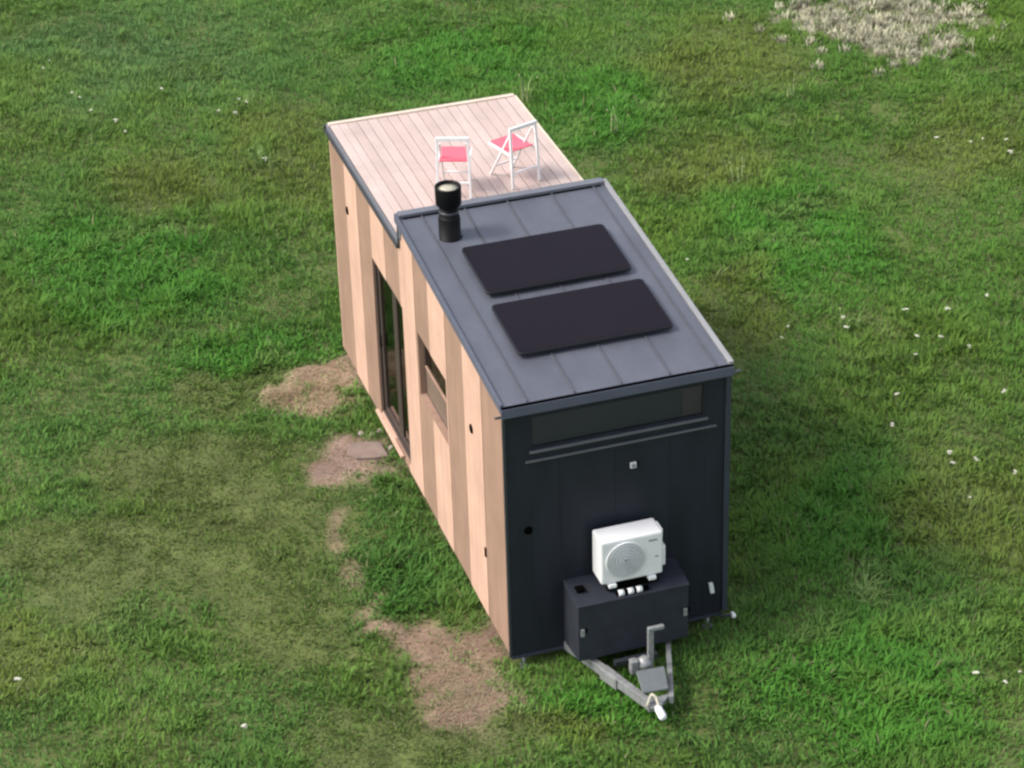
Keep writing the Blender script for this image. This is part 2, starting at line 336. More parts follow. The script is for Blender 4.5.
# --- drawbar
mb = MB(); 
mb.bar((.62, .1, .36), (1.13, -1.43, .42), .075, .12).bar((1.88, .1, .36), (1.36, -1.40, .42), .055, .10)
db = mb.build('drawbar', M['galv'], house, .006)
MB().bar((.86, -.62, .375), (.95, -.90, .385), .11, .13).build('mounting_bracket', M['galv'], db, .005)
MB().box(1.0, 1.5, -.62, -.56, .40, .46).build('cross_member', M['trim_dark'], db)
MB().hexa([(1.07, -1.30, .50), (1.36, -1.32, .50), (1.44, -.98, .52), (1.12, -.96, .52), (1.07, -1.30, .525), (1.36, -1.32, .525), (1.44, -.98, .56), (1.12, -.96, .56)]).build('cover_plate', M['grey_cover'], db, .008)
MB().hexa([(1.06, -1.50, .40), (1.20, -1.50, .40), (1.37, -1.33, .40), (1.08, -1.33, .40), (1.06, -1.50, .455), (1.20, -1.50, .455), (1.37, -1.33, .455), (1.08, -1.33, .455)]).build('nose_plate', M['galv'], db, .005)
hp = MB().path([(1.05, -1.48, .47), (1.13, -1.40, .56), (1.16, -1.46, .56), (1.155, -1.58, .50)], .016).build('coupling', M['steel_pale'], db)
MB().lathe((1.145, -1.54, .49), (.06, -.93, -.22), [(0, .03), (.03, .042), (.14, .046), (.17, .038), (.18, .018)], 16).build('coupling_head', M['white'], hp)
jw = MB().bar((1.345, -.80, .42), (1.345, -.80, .93), .065, .05).build('jockey_wheel_post', M['galv'], db, .006)
MB().bar((1.312, -.80, .955), (1.50, -.80, .955), .05, .045).build('crank_handle', M['galv'], jw, .008)
MB().lathe((1.27, -.80, .47), (0, 0, 1), [(0, .09), (.07, .09), (.1, .06), (.13, .03)], 18).build('jockey_wheel_clamp', M['galv'], db)
MB().box(1.10, 1.19, -.86, -.77, .43, .60).build('overrun_damper', M['galv'], db, .012)
MB().tube((1.335, -.80, GZ+.14), (1.345, -.80, .42), .022).lathe((1.305, -.80, GZ+.09), (1, 0, 0), [(0, .06), (0, .085), (.06, .085), (.06, .06)], 18).build('jockey_wheel', M['rubber'], db)
# --- heat pump
ac = empty('heat_pump', (1.29, -.27, 1.258), 'white outdoor heat pump unit with round fan, standing on the dark drawbar box', 'heat pump')
ax0, ax1, ay0, ay1, az0, az1 = .925, 1.64, -.40, -.10, 1.365, 1.915
body = MB().box(ax0, ax1, ay0, ay1, az0, az1).build('casing', M['white'], ac, .022)
fcx, fcz, fr_ = 1.205, 1.645, .215
g = MB()
for r in (.03, .07, .11, .15, .19):
    g.lathe((fcx, ay0-.016, fcz), (0, 1, 0), [(0, r-.008), (0, r), (.01, r), (.01, r-.008)], 32, False, False)
for k in range(8):
    a = k*math.pi/8; g.bar((fcx-fr_*math.cos(a), ay0-.008, fcz-fr_*math.sin(a)), (fcx+fr_*math.cos(a), ay0-.008, fcz+fr_*math.sin(a)), .006, .006)
g.build('fan_grille', M['grille'], ac)
MB().lathe((fcx, ay0-.004, fcz), (0, 1, 0), [(0, .218), (.0035, .222)], 36).build('fan_recess', M['grille'], ac)
MB().lathe((fcx, ay0-.014, fcz), (0, 1, 0), [(0, fr_), (0, fr_+.014), (.012, fr_+.016), (.012, fr_)], 36, False, False).build('fan_rim', M['white'], ac)
mb = MB()
for k in range(3):
    a0 = R(20+120*k); pts = []
    for rr, da in ((.03, 0), (.2, .25), (.2, 1.0), (.03, .7)): pts.append((fcx+rr*math.cos(a0+da), fcz+rr*math.sin(a0+da)))
    mb.hexa([(x, ay0-.0062, z) for x, z in pts]+[(x, ay0-.0048, z) for x, z in pts])
mb.build('fan_blades', M['grille_dark'], ac)
mb = MB(); x = 1.475
for w in (.014, .018, .014, .016, .012):
    mb.box(x, x+w, ay0-.004, ay0-.0005, 1.815, 1.838); x += w+.006
mb.build('brand_plate', M['grey_mark'], ac)
MB().box(1.545, 1.585, ay0-.004, ay0-.0005, 1.60, 1.615).build('rating_label', M['grey_mark'], ac)
MB().box(ax1-.004, ax1+.045, ay0+.03, ay1-.04, 1.44, 1.70).build('valve_cover', M['white'], ac, .015)
MB().box(ax1-.004, ax1+.022, ay0+.06, ay1-.06, 1.80, 1.90).build('side_handle', M['white'], ac, .01)
for x in (1.05, 1.51): MB().box(x-.045, x+.045, ay0-.03, ay1+.02, 1.318, 1.364).build('foot', M['white'], ac, .008)
MB().box(1.0, 1.6, ay0+.02, ay0+.06, 1.262, 1.317).box(1.0, 1.6, ay1-.06, ay1-.02, 1.262, 1.317).build('base_rail', M['hole'], ac)
mb = MB().tube((1.08, ay0-.05, 1.255), (1.45, ay0-.05, 1.255), .03).build('pipe', M['hole'], ac)
for x in (1.135, 1.245, 1.345): MB().lathe((x-.035, ay0-.05, 1.255), (1, 0, 0), [(0, .036), (.065, .036)], 16).build('pipe_clip', M['white'], mb)

# ================================================================== CHAIRS
def chair(x, y, rot, label, cush):
    t = empty('folding_chair', (x, y, HD+.005), label, 'chair', 'white folding chairs on the roof deck')
    t.rotation_euler = (0, 0, rot)
    w = .20; m = M['white_paint']; B = lambda mb, n, mm=m, p=t, bv=.004: mb.build(n, mm, p, bv, world=False)
    for s in (-1, 1):
        B(MB().bar((s*w, 0, 0), (s*(w-.015), .05, .745), .032, .026, (0, 1, 0)), 'leg')
        B(MB().bar((s*(w-.035), .52, 0), (s*(w-.04), .085, .69), .028, .022, (0, 1, 0)), 'leg')
        B(MB().bar((s*(w-.012), .08, .425), (s*(w-.012), .50, .435), .022, .03), 'seat_rail')
    B(MB().box(-w-.005, w+.005, .03, .062, .745, .79), 'top_rail')
    B(MB().bar((-w+.01, .012, .20), (w-.01, .012, .20), .022, .026), 'crossbar')
    B(MB().bar((-w+.03, .44, .14), (w-.03, .44, .14), .02, .024), 'crossbar')
    seat = MB()
    n = 8
    for i in range(n):                                     # seat slightly sagging cloth
        a, b = i/n, (i+1)/n
        za = .447-.02*math.sin(math.pi*a); zb = .447-.02*math.sin(math.pi*b)
        ya_, yb_ = .09+.40*a, .09+.40*b
        seat.hexa([(-.175, ya_, za), (.175, ya_, za), (.175, yb_, zb), (-.175, yb_, zb), (-.175, ya_, za+.014), (.175, ya_, za+.014), (.175, yb_, zb+.014), (-.175, yb_, zb+.014)])
    B(seat, 'seat', M['red_fabric'], bv=0)
    return t
chair(.90, 4.75, R(-21), 'white folding chair with red seat behind the black chimney', 0)
chair(1.83, 4.79, R(18), 'white folding chair with red seat near the right edge of the deck', 0)

# ================================================================== GROUND
def vnoise(x, y, sc, seed):
    x = x/sc+seed*17.31; y = y/sc-seed*9.77
    xi = np.floor(x).astype(np.int64); yi = np.floor(y).astype(np.int64); fx = x-xi; fy = y-yi
    fx = fx*fx*(3-2*fx); fy = fy*fy*(3-2*fy)
    def h(i, j):
        n = (i*374761393+j*668265263+seed*974711) & 0x7fffffff
        n = ((n ^ (n >> 13))*1274126177) & 0x7fffffff
        return ((n ^ (n >> 16)) & 0xffff)/65535.
    return (h(xi, yi)*(1-fx)+h(xi+1, yi)*fx)*(1-fy)+(h(xi, yi+1)*(1-fx)+h(xi+1, yi+1)*fx)*fy
def fbm(x, y, sc, seed, o=4, g=.5):
    v = 0; a = 1; t = 0
    for k in range(o): v = v+a*vnoise(x, y, sc/2**k, seed+k*3); t += a; a *= g
    return v/t
BL = dict(
 straw=[(-0.37,6.72,0.56,-0.21,0.17,0.66),(-1.03,6.56,0.43,-0.16,0.06,0.25),(-0.08,7.03,0.32,-0.12,0.12,0.46)],
 mud=[(-0.52,4.85,0.50,-0.19,0.13,0.50),(-0.89,4.69,0.36,-0.13,0.09,0.36)],
 brown=[(-0.56,-0.22,0.47,-0.17,0.21,0.69),(-0.63,0.69,0.53,-0.19,0.12,0.40),(-0.07,0.59,0.27,-0.10,0.13,0.40),(-1.03,0.94,0.32,-0.12,0.07,0.26)],
 thin=[(-1.22,2.37,0.16,-0.06,0.12,0.44),(-1.18,1.61,0.17,-0.06,0.09,0.34),(-1.12,3.3,0.14,-0.05,0.12,0.5),(-1.05,.95,0.2,-0.08,0.09,0.4)],
 pale=[(11.48,15.43,1.35,-0.53,0.48,1.05),(11.65,14.20,1.09,-0.43,0.33,0.69),(11.02,16.09,0.80,-0.32,0.33,0.74),(12.75,14.92,0.79,-0.31,0.28,0.56)],
 worn=[(-2.49,5.03,1.54,-0.57,0.29,1.37),(-4.09,3.75,1.36,-0.50,0.18,1.05),(-1.46,6.72,0.87,-0.32,0.14,0.63),(-2.03,2.13,0.99,-0.36,0.38,1.56),(-2.51,3.17,1.35,-0.49,0.27,1.24),(-1.32,-0.87,1.21,-0.44,0.19,0.65),(-1.30,4.11,0.70,-0.26,0.38,1.53)],
 warm=[(5.23,6.80,0.90,-0.34,0.53,1.32),(6.18,1.35,1.02,-0.38,0.80,1.60),(10.59,10.21,1.29,-0.50,0.96,1.93),(8.44,14.78,1.40,-0.55,0.78,1.93),(0.84,13.98,1.03,-0.40,0.43,1.79),(-5.16,2.23,0.65,-0.23,0.17,1.15),(-1.15,13.61,1.16,-0.45,0.28,1.39),(6.59,11.00,1.14,-0.44,0.51,1.30),(0.07,-1.46,0.70,-0.25,0.10,0.29)],
 lush=[(-2.42,10.95,1.77,-0.67,0.39,2.14),(-0.60,2.47,0.78,-0.29,0.34,1.21),(4.37,16.38,1.89,-0.74,0.61,2.01),(6.96,8.38,1.08,-0.41,0.87,2.03),(4.66,1.22,1.45,-0.53,0.71,1.57),(5.89,13.63,1.20,-0.47,0.52,1.45),(0.82,-1.28,1.02,-0.37,0.24,0.65),(3.54,-1.51,1.23,-0.45,0.53,1.15),(-0.97,7.08,1.26,-0.47,0.31,1.28)])
def field(k, x, y, wob=.25, wsc=.5):
    dx = (fbm(x, y, wsc, 40)-.5)*2*wob; dy = (fbm(x, y, wsc, 60)-.5)*2*wob*1.6
    v = np.zeros_like(x)
    for (cx, cy, ax, ay, bx, by) in BL[k]:
        det = ax*by-ay*bx; qx = x+dx-cx; qy = y+dy-cy
        u = (qx*by-qy*bx)/det; w = (ax*qy-ay*qx)/det
        v = np.maximum(v, np.exp(-1.0*(u*u+w*w)**1.3))
    return v
def sstep(a, b, v): t = np.clip((v-a)/(b-a), 0, 1); return t*t*(3-2*t)
def masks(x, y):
    brk = .62+.76*fbm(x, y, .35, 97, 4, .6)
    straw = sstep(.10, .88, field('straw', x, y, .35, .5)*brk); mud = sstep(.05, .85, field('mud', x, y, .3, .4)*brk); brown = sstep(.03, .92, field('brown', x, y, .45, .5)*brk)
    thin = sstep(.2, .8, field('thin', x, y)*brk); pale = field('pale', x, y, .5, .6)
    pale = sstep(.40, .55, pale*(.1+1.75*fbm(x, y, .34, 90, 4, .65)))
    return straw, mud, brown, thin, pale
def gz(x, y):
    h = GZ+(fbm(x, y, 2.2, 5, 3)-.5)*.10+(fbm(x, y, .5, 8, 2)-.5)*.03
    st = sstep(.2, .8, field('straw', x, y)); br = field('brown', x, y, .3, .4)
    h = h+st*(.02+.16*fbm(x*.6-y*.5, y*1.2, .3, 33, 3))+br*(fbm(x, y, .18, 35, 3)-.4)*.06
    near = np.exp(-(np.maximum(0, np.abs(x-1.25)-1.3)**2+np.maximum(0, np.abs(y-3.7)-3.8)**2)/.6)
    return h*(1-near*.6)+GZ*near*.6
def axis(lo, hi, step):
    c = list(np.arange(lo, hi+1e-6, step)); out = []; d = step; v = hi
    while v < 1500: d *= 1.7; v += d; out.append(v)
    neg = []; d = step; v = lo
    while v > -1500: d *= 1.7; v -= d; neg.append(v)
    return np.array(neg[::-1]+c+out)
X = axis(-9, 18, .075); Y = axis(-7, 26, .075)
gx, gy = np.meshgrid(X, Y); fxv = gx.ravel(); fyv = gy.ravel()
straw, mud, brown, thin, pale = masks(fxv, fyv)
zz = gz(fxv, fyv)
me = bpy.data.meshes.new('ground'); nx, ny = len(X), len(Y)
me.vertices.add(nx*ny); me.vertices.foreach_set('co', np.stack([fxv, fyv, zz], 1).astype(np.float32).ravel())
ii, jj = np.meshgrid(np.arange(nx-1), np.arange(ny-1)); b0 = (jj*nx+ii).ravel()
quads = np.stack([b0, b0+1, b0+nx+1, b0+nx], 1)
me.loops.add(quads.size); me.polygons.add(len(quads)); me.loops.foreach_set('vertex_index', quads.astype(np.int32).ravel())
me.polygons.foreach_set('loop_start', (np.arange(len(quads))*4).astype(np.int32)); me.update(calc_edges=True)
me.polygons.foreach_set('use_smooth', np.ones(len(quads), bool))
def mix(a, b, t): return a*(1-t[:, None])+np.array(b)[None]*t[:, None]
far = sstep(12, 30, np.hypot(fxv-4, fyv-8))
gcol = np.tile(np.array([[.088, .112, .034]]), (len(fxv), 1)); gcol = mix(gcol, (.085, .135, .04), far)
gn = fbm(fxv, fyv, .3, 71)
gcol = mix(gcol, (.215, .152, .11), np.maximum(brown, thin*.6)); gcol = mix(gcol, (.25, .182, .126), straw); gcol = mix(gcol, (.225, .16, .127), mud)
gcol = mix(gcol, (.17, .17, .10), pale*.7)
gcol = mix(gcol, (.16, .10, .07), .75*sstep(.5, .68, fbm(fxv, fyv, .45, 77, 4, .6))*np.maximum(brown, np.maximum(straw, mud)))
gcol *= (.6+.8*gn)[:, None]
def set_attr(me, cols):
    at = me.attributes.new('tint', 'FLOAT_COLOR', 'POINT')
    at.data.foreach_set('color', np.concatenate([cols, np.ones((len(cols), 1))], 1).astype(np.float32).ravel())
set_attr(me, gcol)
m, nt, a, b = attr_mat('soil', .95)
n = nt.nodes.new('ShaderNodeTexNoise'); n.inputs['Scale'].default_value = 22; n.inputs['Detail'].default_value = 7
tc = nt.nodes.new('ShaderNodeTexCoord'); nt.links.new(tc.outputs['Object'], n.inputs['Vector'])
bp = nt.nodes.new('ShaderNodeBump'); bp.inputs['Distance'].default_value = .04; bp.inputs['Strength'].default_value = .45
nt.links.new(n.outputs['Fac'], bp.inputs['Height']); nt.links.new(bp.outputs['Normal'], b.inputs['Normal'])
mr = nt.nodes.new('ShaderNodeMapRange'); mr.inputs['From Min'].default_value = .3; mr.inputs['From Max'].default_value = .7; mr.inputs['To Min'].default_value = .8; mr.inputs['To Max'].default_value = 1.2
mx = nt.nodes.new('ShaderNodeMix'); mx.data_type = 'RGBA'; mx.blend_type = 'MULTIPLY'; mx.inputs[0].default_value = 1
nt.links.new(n.outputs['Fac'], mr.inputs['Value']); nt.links.new(a.outputs['Color'], mx.inputs[6]); nt.links.new(mr.outputs['Result'], mx.inputs[7]); nt.links.new(mx.outputs[2], b.inputs['Base Color'])
me.materials.append(m)
g = bpy.data.objects.new('ground', me); COL.objects.link(g); g['kind'] = 'structure'; g['label'] = 'earth of the grass field with bare worn patches beside the house'

# ------------------------------------------------------------------ grass blades
poly = np.array([(-2.6, 22.), (14.3, 15.3), (4.5, -3.4), (-5.7, .2)]); c = poly.mean(0); poly = c+(poly-c)*1.13+np.sign(poly-c)*.3
def inside(x, y):
    r = np.ones(len(x), bool)
    for i in range(4):
        p, q = poly[i], poly[(i+1) % 4]; r &= ((q[0]-p[0])*(y-p[1])-(q[1]-p[1])*(x-p[0])) <= 0
    return r
def sample(n):
    x = rng.uniform(-9, 17.5, n); y = rng.uniform(-6, 26, n); k = inside(x, y); return x[k], y[k]
A = 26.5*32
cxs, cys = sample(int(A*82))
K = 17
px = np.repeat(cxs, K); py = np.repeat(cys, K)
cid = np.repeat(np.arange(len(cxs)), K)
csig = rng.uniform(.03, .09, len(cxs))[cid]
ox = rng.normal(0, 1, len(px))*csig; oy = rng.normal(0, 1, len(px))*csig
ux, uy = sample(int(A*750))
bx = np.concatenate([px+ox, ux]); by = np.concatenate([py+oy, uy])
ang = np.concatenate([np.arctan2(oy, ox), rng.uniform(0, 6.283, len(ux))])
cj = rng.normal(0, 1, len(cxs)); ch_ = rng.lognormal(0, .24, len(cxs))
jit = np.concatenate([cj[cid], rng.normal(0, 1, len(ux))]); hj = np.concatenate([ch_[cid], np.full(len(ux), .8)])
straw, mud, brown, thin, pale = masks(bx, by)
worn = sstep(.15, .8, field('worn', bx, by, .5, 1.2)); warm = sstep(.15, .9, field('warm', bx, by, .6, 1.2)); lush = sstep(.15, .9, field('lush', bx, by, .6, 1.2))
bare = np.maximum.reduce([straw*.93, mud*.93, brown*.90, thin*.6, pale*.62])
big = fbm(bx, by, 2.6, 101, 4, .55); med = fbm(bx, by, .75, 121, 3); cool = fbm(bx, by, 5.0, 141, 3)
keep = rng.random(len(bx)) > bare
keep &= rng.random(len(bx)) < (.55+.45*sstep(.25, .55, med)+.3*lush)
keep &= ~((bx > .015) & (bx < 2.48) & (by > .05) & (by < 7.36))
keep &= ~((bx > -.58) & (bx < -.1) & (by > 4.70) & (by < 5.14))
def cut(*a): return [q[keep] for q in a]
bx, by, ang, jit, hj, worn, warm, lush, big, med, cool, bare, pale = cut(bx, by, ang, jit, hj, worn, warm, lush, big, med, cool, bare, pale)
N = len(bx); print('blades', N)
under = np.exp(-(np.maximum(0, np.abs(bx-1.25)-1.25)**2+np.maximum(0, np.abs(by-3.7)-3.7)**2)/.02)
h = (.055+.045*sstep(.3, .75, big)+.03*sstep(.4, .8, med))*(1-.58*worn)*(1+.35*lush)*hj*rng.uniform(.6, 1.25, N)*(1-.6*bare)
h = h*(1-.2*under)*(1+.35*sstep(.60, .74, fbm(bx, by, .55, 211, 4)))
h = np.clip(h, .025, .42)
flow = fbm(bx, by, 1.8, 161, 3)*12.566
la = np.arctan2(np.sin(ang)*.8+np.sin(flow)*.4, np.cos(ang)*.8+np.cos(flow)*.4)+rng.normal(0, .35, N)
lean = np.clip(rng.normal(.55, .25, N)+.15*lush, .05, 1.3)*h
up = h*np.clip(1.05-.35*(lean/h)**1.5, .25, 1)
w = rng.uniform(.005, .011, N)*(1+.3*lush)
sa = la+math.pi/2+rng.normal(0, .5, N)
z0 = gz(bx, by)-.006
dx, dy = np.cos(la), np.sin(la); sx, sy = np.cos(sa)*w, np.sin(sa)*w
V = np.empty((N, 5, 3), np.float32)
for i, s_ in ((0, -1), (1, 1)):
    V[:, i] = np.stack([bx+s_*sx*.8, by+s_*sy*.8, z0], 1)
    V[:, i+2] = np.stack([bx+dx*lean*.38+s_*sx, by+dy*lean*.38+s_*sy, z0+up*.68], 1)
V[:, 4] = np.stack([bx+dx*lean, by+dy*lean, z0+up], 1)
spots = sstep(.60, .74, fbm(bx, by, .55, 211, 4))*(1-.6*worn); dark = sstep(.60, .74, fbm(bx, by, .8, 231, 4))*(1-.8*worn)
base = np.tile(np.array([[.070, .122, .024]]), (N, 1))
base = mix(base, (.086, .130, .056), np.maximum(sstep(.46, .66, cool)*.2, .9*np.exp(-((bx+1.2)**2+(by-18.5)**2)/9)))
base = mix(base, (.105, .135, .024), sstep(.42, .7, big)*.6)
base = mix(base, (.050, .126, .018), lush*.8)
base = mix(base, (.076, .084, .025), worn*.8)
base = mix(base, (.112, .124, .030), warm*.9)
base = mix(base, (.13, .145, .055), sstep(.60, .8, fbm(bx, by, .9, 181, 4))*.4)
base = mix(base, (.21, .185, .10), np.clip(bare*1.2, 0, 1)*(rng.random(N) < .6))
base = mix(base, (.105, .150, .032), spots*.45); base = mix(base, (.040, .085, .020), dark*.2)
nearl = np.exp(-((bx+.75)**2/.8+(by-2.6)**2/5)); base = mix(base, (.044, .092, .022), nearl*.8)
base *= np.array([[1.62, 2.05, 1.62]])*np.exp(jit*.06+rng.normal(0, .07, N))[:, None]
dry = rng.random(N) < .02+.05*worn+.03*warm
base[dry] = np.array([.22, .23, .11])*rng.uniform(.7, 1.2, (dry.sum(), 1))
def blade_object(name, V, base, m, label):
    N = len(V); o5 = (np.arange(N)*5)[:, None]
    loops = np.concatenate([o5+0, o5+1, o5+3, o5+2, o5+2, o5+3, o5+4], 1).astype(np.int32).ravel()
    st = np.stack([np.arange(N)*7, np.arange(N)*7+4], 1).astype(np.int32).ravel()
    me = bpy.data.meshes.new(name); me.vertices.add(N*5); me.vertices.foreach_set('co', V.ravel())
    me.loops.add(N*7); me.polygons.add(N*2); me.loops.foreach_set('vertex_index', loops); me.polygons.foreach_set('loop_start', st)
    me.update(calc_edges=True); set_attr(me, np.repeat(base, 5, 0)); me.materials.append(m)
    o = bpy.data.objects.new(name, me); COL.objects.link(o); o['kind'] = 'stuff'; o['label'] = label; return o
gm, nt, a, b = attr_mat('grass_blade', .6, .34)
ge = nt.nodes.new('ShaderNodeNewGeometry'); vm = nt.nodes.new('ShaderNodeVectorMath'); vm.operation = 'SCALE'; vm.inputs['Scale'].default_value = .3
va = nt.nodes.new('ShaderNodeVectorMath'); va.operation = 'ADD'; va.inputs[1].default_value = (0, 0, .85); vn = nt.nodes.new('ShaderNodeVectorMath'); vn.operation = 'NORMALIZE'
nt.links.new(ge.outputs['Normal'], vm.inputs[0]); nt.links.new(vm.outputs[0], va.inputs[0]); nt.links.new(va.outputs[0], vn.inputs[0]); nt.links.new(vn.outputs[0], b.inputs['Normal'])
blade_object('grass', V, base, gm, 'uneven green meadow grass covering the field')
# dry straw lying on the bare patches
def strewn(n, cx, cy, rx, ry, maskfn, col, lr=(.03, .10)):
    x = rng.normal(cx, rx, n); y = rng.normal(cy, ry, n); s_, mu, br, th, pa = masks(x, y)
    k = rng.random(n) < maskfn(s_, mu, br, th, pa); x = x[k]; y = y[k]; n = len(x)
    a = rng.uniform(0, 6.283, n); l = rng.uniform(*lr, n); w = rng.uniform(.002, .005, n); z = gz(x, y)+.003
    t = rng.uniform(0, .15, n)*l; V = np.empty((n, 5, 3), np.float32)
    for i, q in ((0, -1), (1, 1)):
        V[:, i] = np.stack([x-q*np.sin(a)*w, y+q*np.cos(a)*w, z], 1)
        V[:, i+2] = np.stack([x+np.cos(a)*l*.6-q*np.sin(a)*w, y+np.sin(a)*l*.6+q*np.cos(a)*w, z+t+.006], 1)
    V[:, 4] = np.stack([x+np.cos(a)*l, y+np.sin(a)*l, z+t*.7+.004], 1)
    return V, np.array(col)[None]*rng.uniform(.6, 1.25, (n, 1))
parts = [strewn(1800, -.75, -.25, .22, .30, lambda s_, m_, b_, t_, p_: b_, (.36, .28, .19)), strewn(1500, -1.0, 6.5, .35, .2, lambda s_, m_, b_, t_, p_: s_, (.38, .31, .19)), strewn(1800, -.45, 6.75, .6, .6, lambda s_, m_, b_, t_, p_: s_*.8, (.38, .29, .18)),
         strewn(500, -.6, 4.8, .4, .4, lambda s_, m_, b_, t_, p_: m_*.6, (.34, .25, .18)),
         strewn(2500, -.5, .2, .5, .7, lambda s_, m_, b_, t_, p_: b_*.4, (.30, .22, .15)),
         strewn(9000, 11.6, 15.0, 1.6, 1.1, lambda s_, m_, b_, t_, p_: p_, (.46, .43, .32), (.08, .24))]
def tufts(n, cx, cy, rx, ry):
    x = rng.normal(cx, rx, n); y = rng.normal(cy, ry, n); k = rng.random(n) < field('pale', x, y, .5, .6); x = np.repeat(x[k], 40); y = np.repeat(y[k], 40); n = len(x)
    cs = np.repeat(rng.uniform(.55, 1.3, n//40), 40)
    x = x+rng.normal(0, .05, n); y = y+rng.normal(0, .05, n); a = rng.uniform(0, 6.28, n); hh = rng.uniform(.03, .15, n); w = rng.uniform(.005, .012, n); z = gz(x, y); V = np.empty((n, 5, 3), np.float32); l = hh*rng.uniform(.2, 1, n)
    for i, q in ((0, -1), (1, 1)):
        V[:, i] = np.stack([x-q*np.sin(a)*w, y+q*np.cos(a)*w, z], 1); V[:, i+2] = np.stack([x+np.cos(a)*l*.5-q*np.sin(a)*w, y+np.sin(a)*l*.5+q*np.cos(a)*w, z+hh*.7], 1)
    V[:, 4] = np.stack([x+np.cos(a)*l, y+np.sin(a)*l, z+hh], 1)
    return V, np.array([.54, .52, .37])[None]*(cs*rng.uniform(.8, 1.2, n))[:, None]
parts.append(tufts(520, 11.6, 15.0, 1.6, 1.2)); parts.append(tufts(60, 13.0, 13.4, 1.0, .8))
blade_object('dry_straw', np.concatenate([p[0] for p in parts]), np.concatenate([p[1] for p in parts]), gm, 'dry straw strewn over the bare patches')

# ------------------------------------------------------------------ wildflowers, weeds, slab, stones
def g1(x, y): return float(gz(np.array([x]), np.array([y]))[0])
def flower_mesh(seed):
    r = random.Random(seed); mb = MB()
    hgt = .15+r.uniform(0, .05); mb.mi = 1; mb.bar((0, 0, 0), (r.uniform(-.02, .02), r.uniform(-.02, .02), hgt), .005)
    mb.mi = 0
    for q in range(r.choice((2, 3))):
        cx, cy, cz = r.uniform(-.03, .03), r.uniform(-.03, .03), hgt+r.uniform(-.01, .02)
        mb.mi = 0
        n = 8
        for i in range(n):
            a = 2*math.pi*i/n; b = 2*math.pi*(i+.7)/n; rr = r.uniform(.026, .036)
            v = [mb.bm.verts.new(p) for p in ((cx, cy, cz), (cx+rr*math.cos(a), cy+rr*math.sin(a), cz+.010), (cx+rr*1.15*math.cos((a+b)/2), cy+rr*1.15*math.sin((a+b)/2), cz+.013), (cx+rr*math.cos(b), cy+rr*math.sin(b), cz+.008))]
            mb._f(v)
        mb.mi = 0; mb.lathe((cx, cy, cz-.004), (0, 0, 1), [(0, .006), (.008, .016), (.018, .012)], 8)
    me_o = mb.build('wildflower', [M['flower_white'], M['stem_green']]); return me_o
protos = [flower_mesh(k).data for k in range(4)]
for o in [o for o in COL.objects if o.name.startswith('wildflower')]: bpy.data.objects.remove(o)
FL = [('small white wildflower in the grass to the right of the house', 'white flowers right of the house', [(7.47, 5.69), (7.46, 5.58), (7.3, 4.9), (7.98, 5.35), (8.68, 5.57), (7.57, 4.74), (7.83, 4.42), (7.05, 4.43), (6.41, 3.63), (6.02, 2.93), (7.74, 3.24), (6.38, 2.05), (6.37, 1.95), (6.61, 1.79), (6.98, 1.48), (6.18, 1.11), (5.8, 5.76), (5.58, 5.46), (6.53, 5.48), (6.55, 5.62)]),
      ('small white wildflower near the bottom right corner of the field', 'white flowers at bottom right', [(4.66, -2.04), (4.89, -2.3), (5.13, -2.17)]),
      ('small white wildflower in the grass behind and left of the house', 'white flowers behind the house', [(-2.09, 16.95), (-1.99, 16.87), (-1.92, 16.14), (-1.61, 15.65), (-0.67, 16.62), (0.42, 15.73), (0.52, 15.56), (0.27, 15.33), (0.02, 15.42), (-2.36, 18.27), (-2.24, 18.4), (0.32, 13.45), (-1.55, 15.11)]),
      ('small white wildflower at the far right side of the field, below the pale patch', 'white flowers at far right', [(10.67, 10.03), (11.2, 9.9), (10.93, 10.12), (10.26, 10.38), (11.1, 9.56)]),
      ('lone white wildflower in the short grass at the bottom left', None, [(-3.09, -0.19)]),
      ('lone white wildflower close to the left edge of the field', None, [(-5.28, 1.46)]),
      ('lone white wildflower beside the right roof edge of the house', None, [(5.23, 8.07)])]
for lab, grp, pts in FL:
    for k, (x, y) in enumerate(pts):
        o = bpy.data.objects.new('wildflower', protos[(k+len(lab)) % 4]); COL.objects.link(o)
        o.location = (x, y, g1(x, y)); o.rotation_euler = (0, 0, random.uniform(0, 6.28)); s_ = random.uniform(.45, .8); o.scale = (s_, s_, random.uniform(.85, 1.15))
        o['label'] = lab; o['category'] = 'flower'
        if grp: o['group'] = grp
def weed(x, y, label, n, hgt, spread, m):
    mb = MB(); r = random.Random(int(x*100+y*10))
    for i in range(n):
        a = r.uniform(0, 6.28); hh = hgt*r.uniform(.55, 1.1); d = spread*r.uniform(.3, 1.2); px_, py_ = r.gauss(0, spread*.35), r.gauss(0, spread*.35); w = r.uniform(.005, .011)
        c1, s1 = math.cos(a), math.sin(a)
        q = [(px_-s1*w, py_+c1*w, 0), (px_+s1*w, py_-c1*w, 0), (px_+c1*d*.4+s1*w, py_+s1*d*.4-c1*w, hh*.65), (px_+c1*d*.4-s1*w, py_+s1*d*.4+c1*w, hh*.65)]
        v = [mb.bm.verts.new(p) for p in q]; t = mb.bm.verts.new((px_+c1*d, py_+s1*d, hh)); mb._f(v); mb._f([v[3], v[2], t])
        if r.random() < .3:
            mb.lathe((px_+c1*d, py_+s1*d, hh-.02), (c1*.4, s1*.4, 1), [(0, .004), (.03, .011), (.07, .004)], 6)
    o = mb.build('weed_tuft', m); o.location = (x, y, g1(x, y)-.005); o['label'] = label; o['category'] = 'weed'
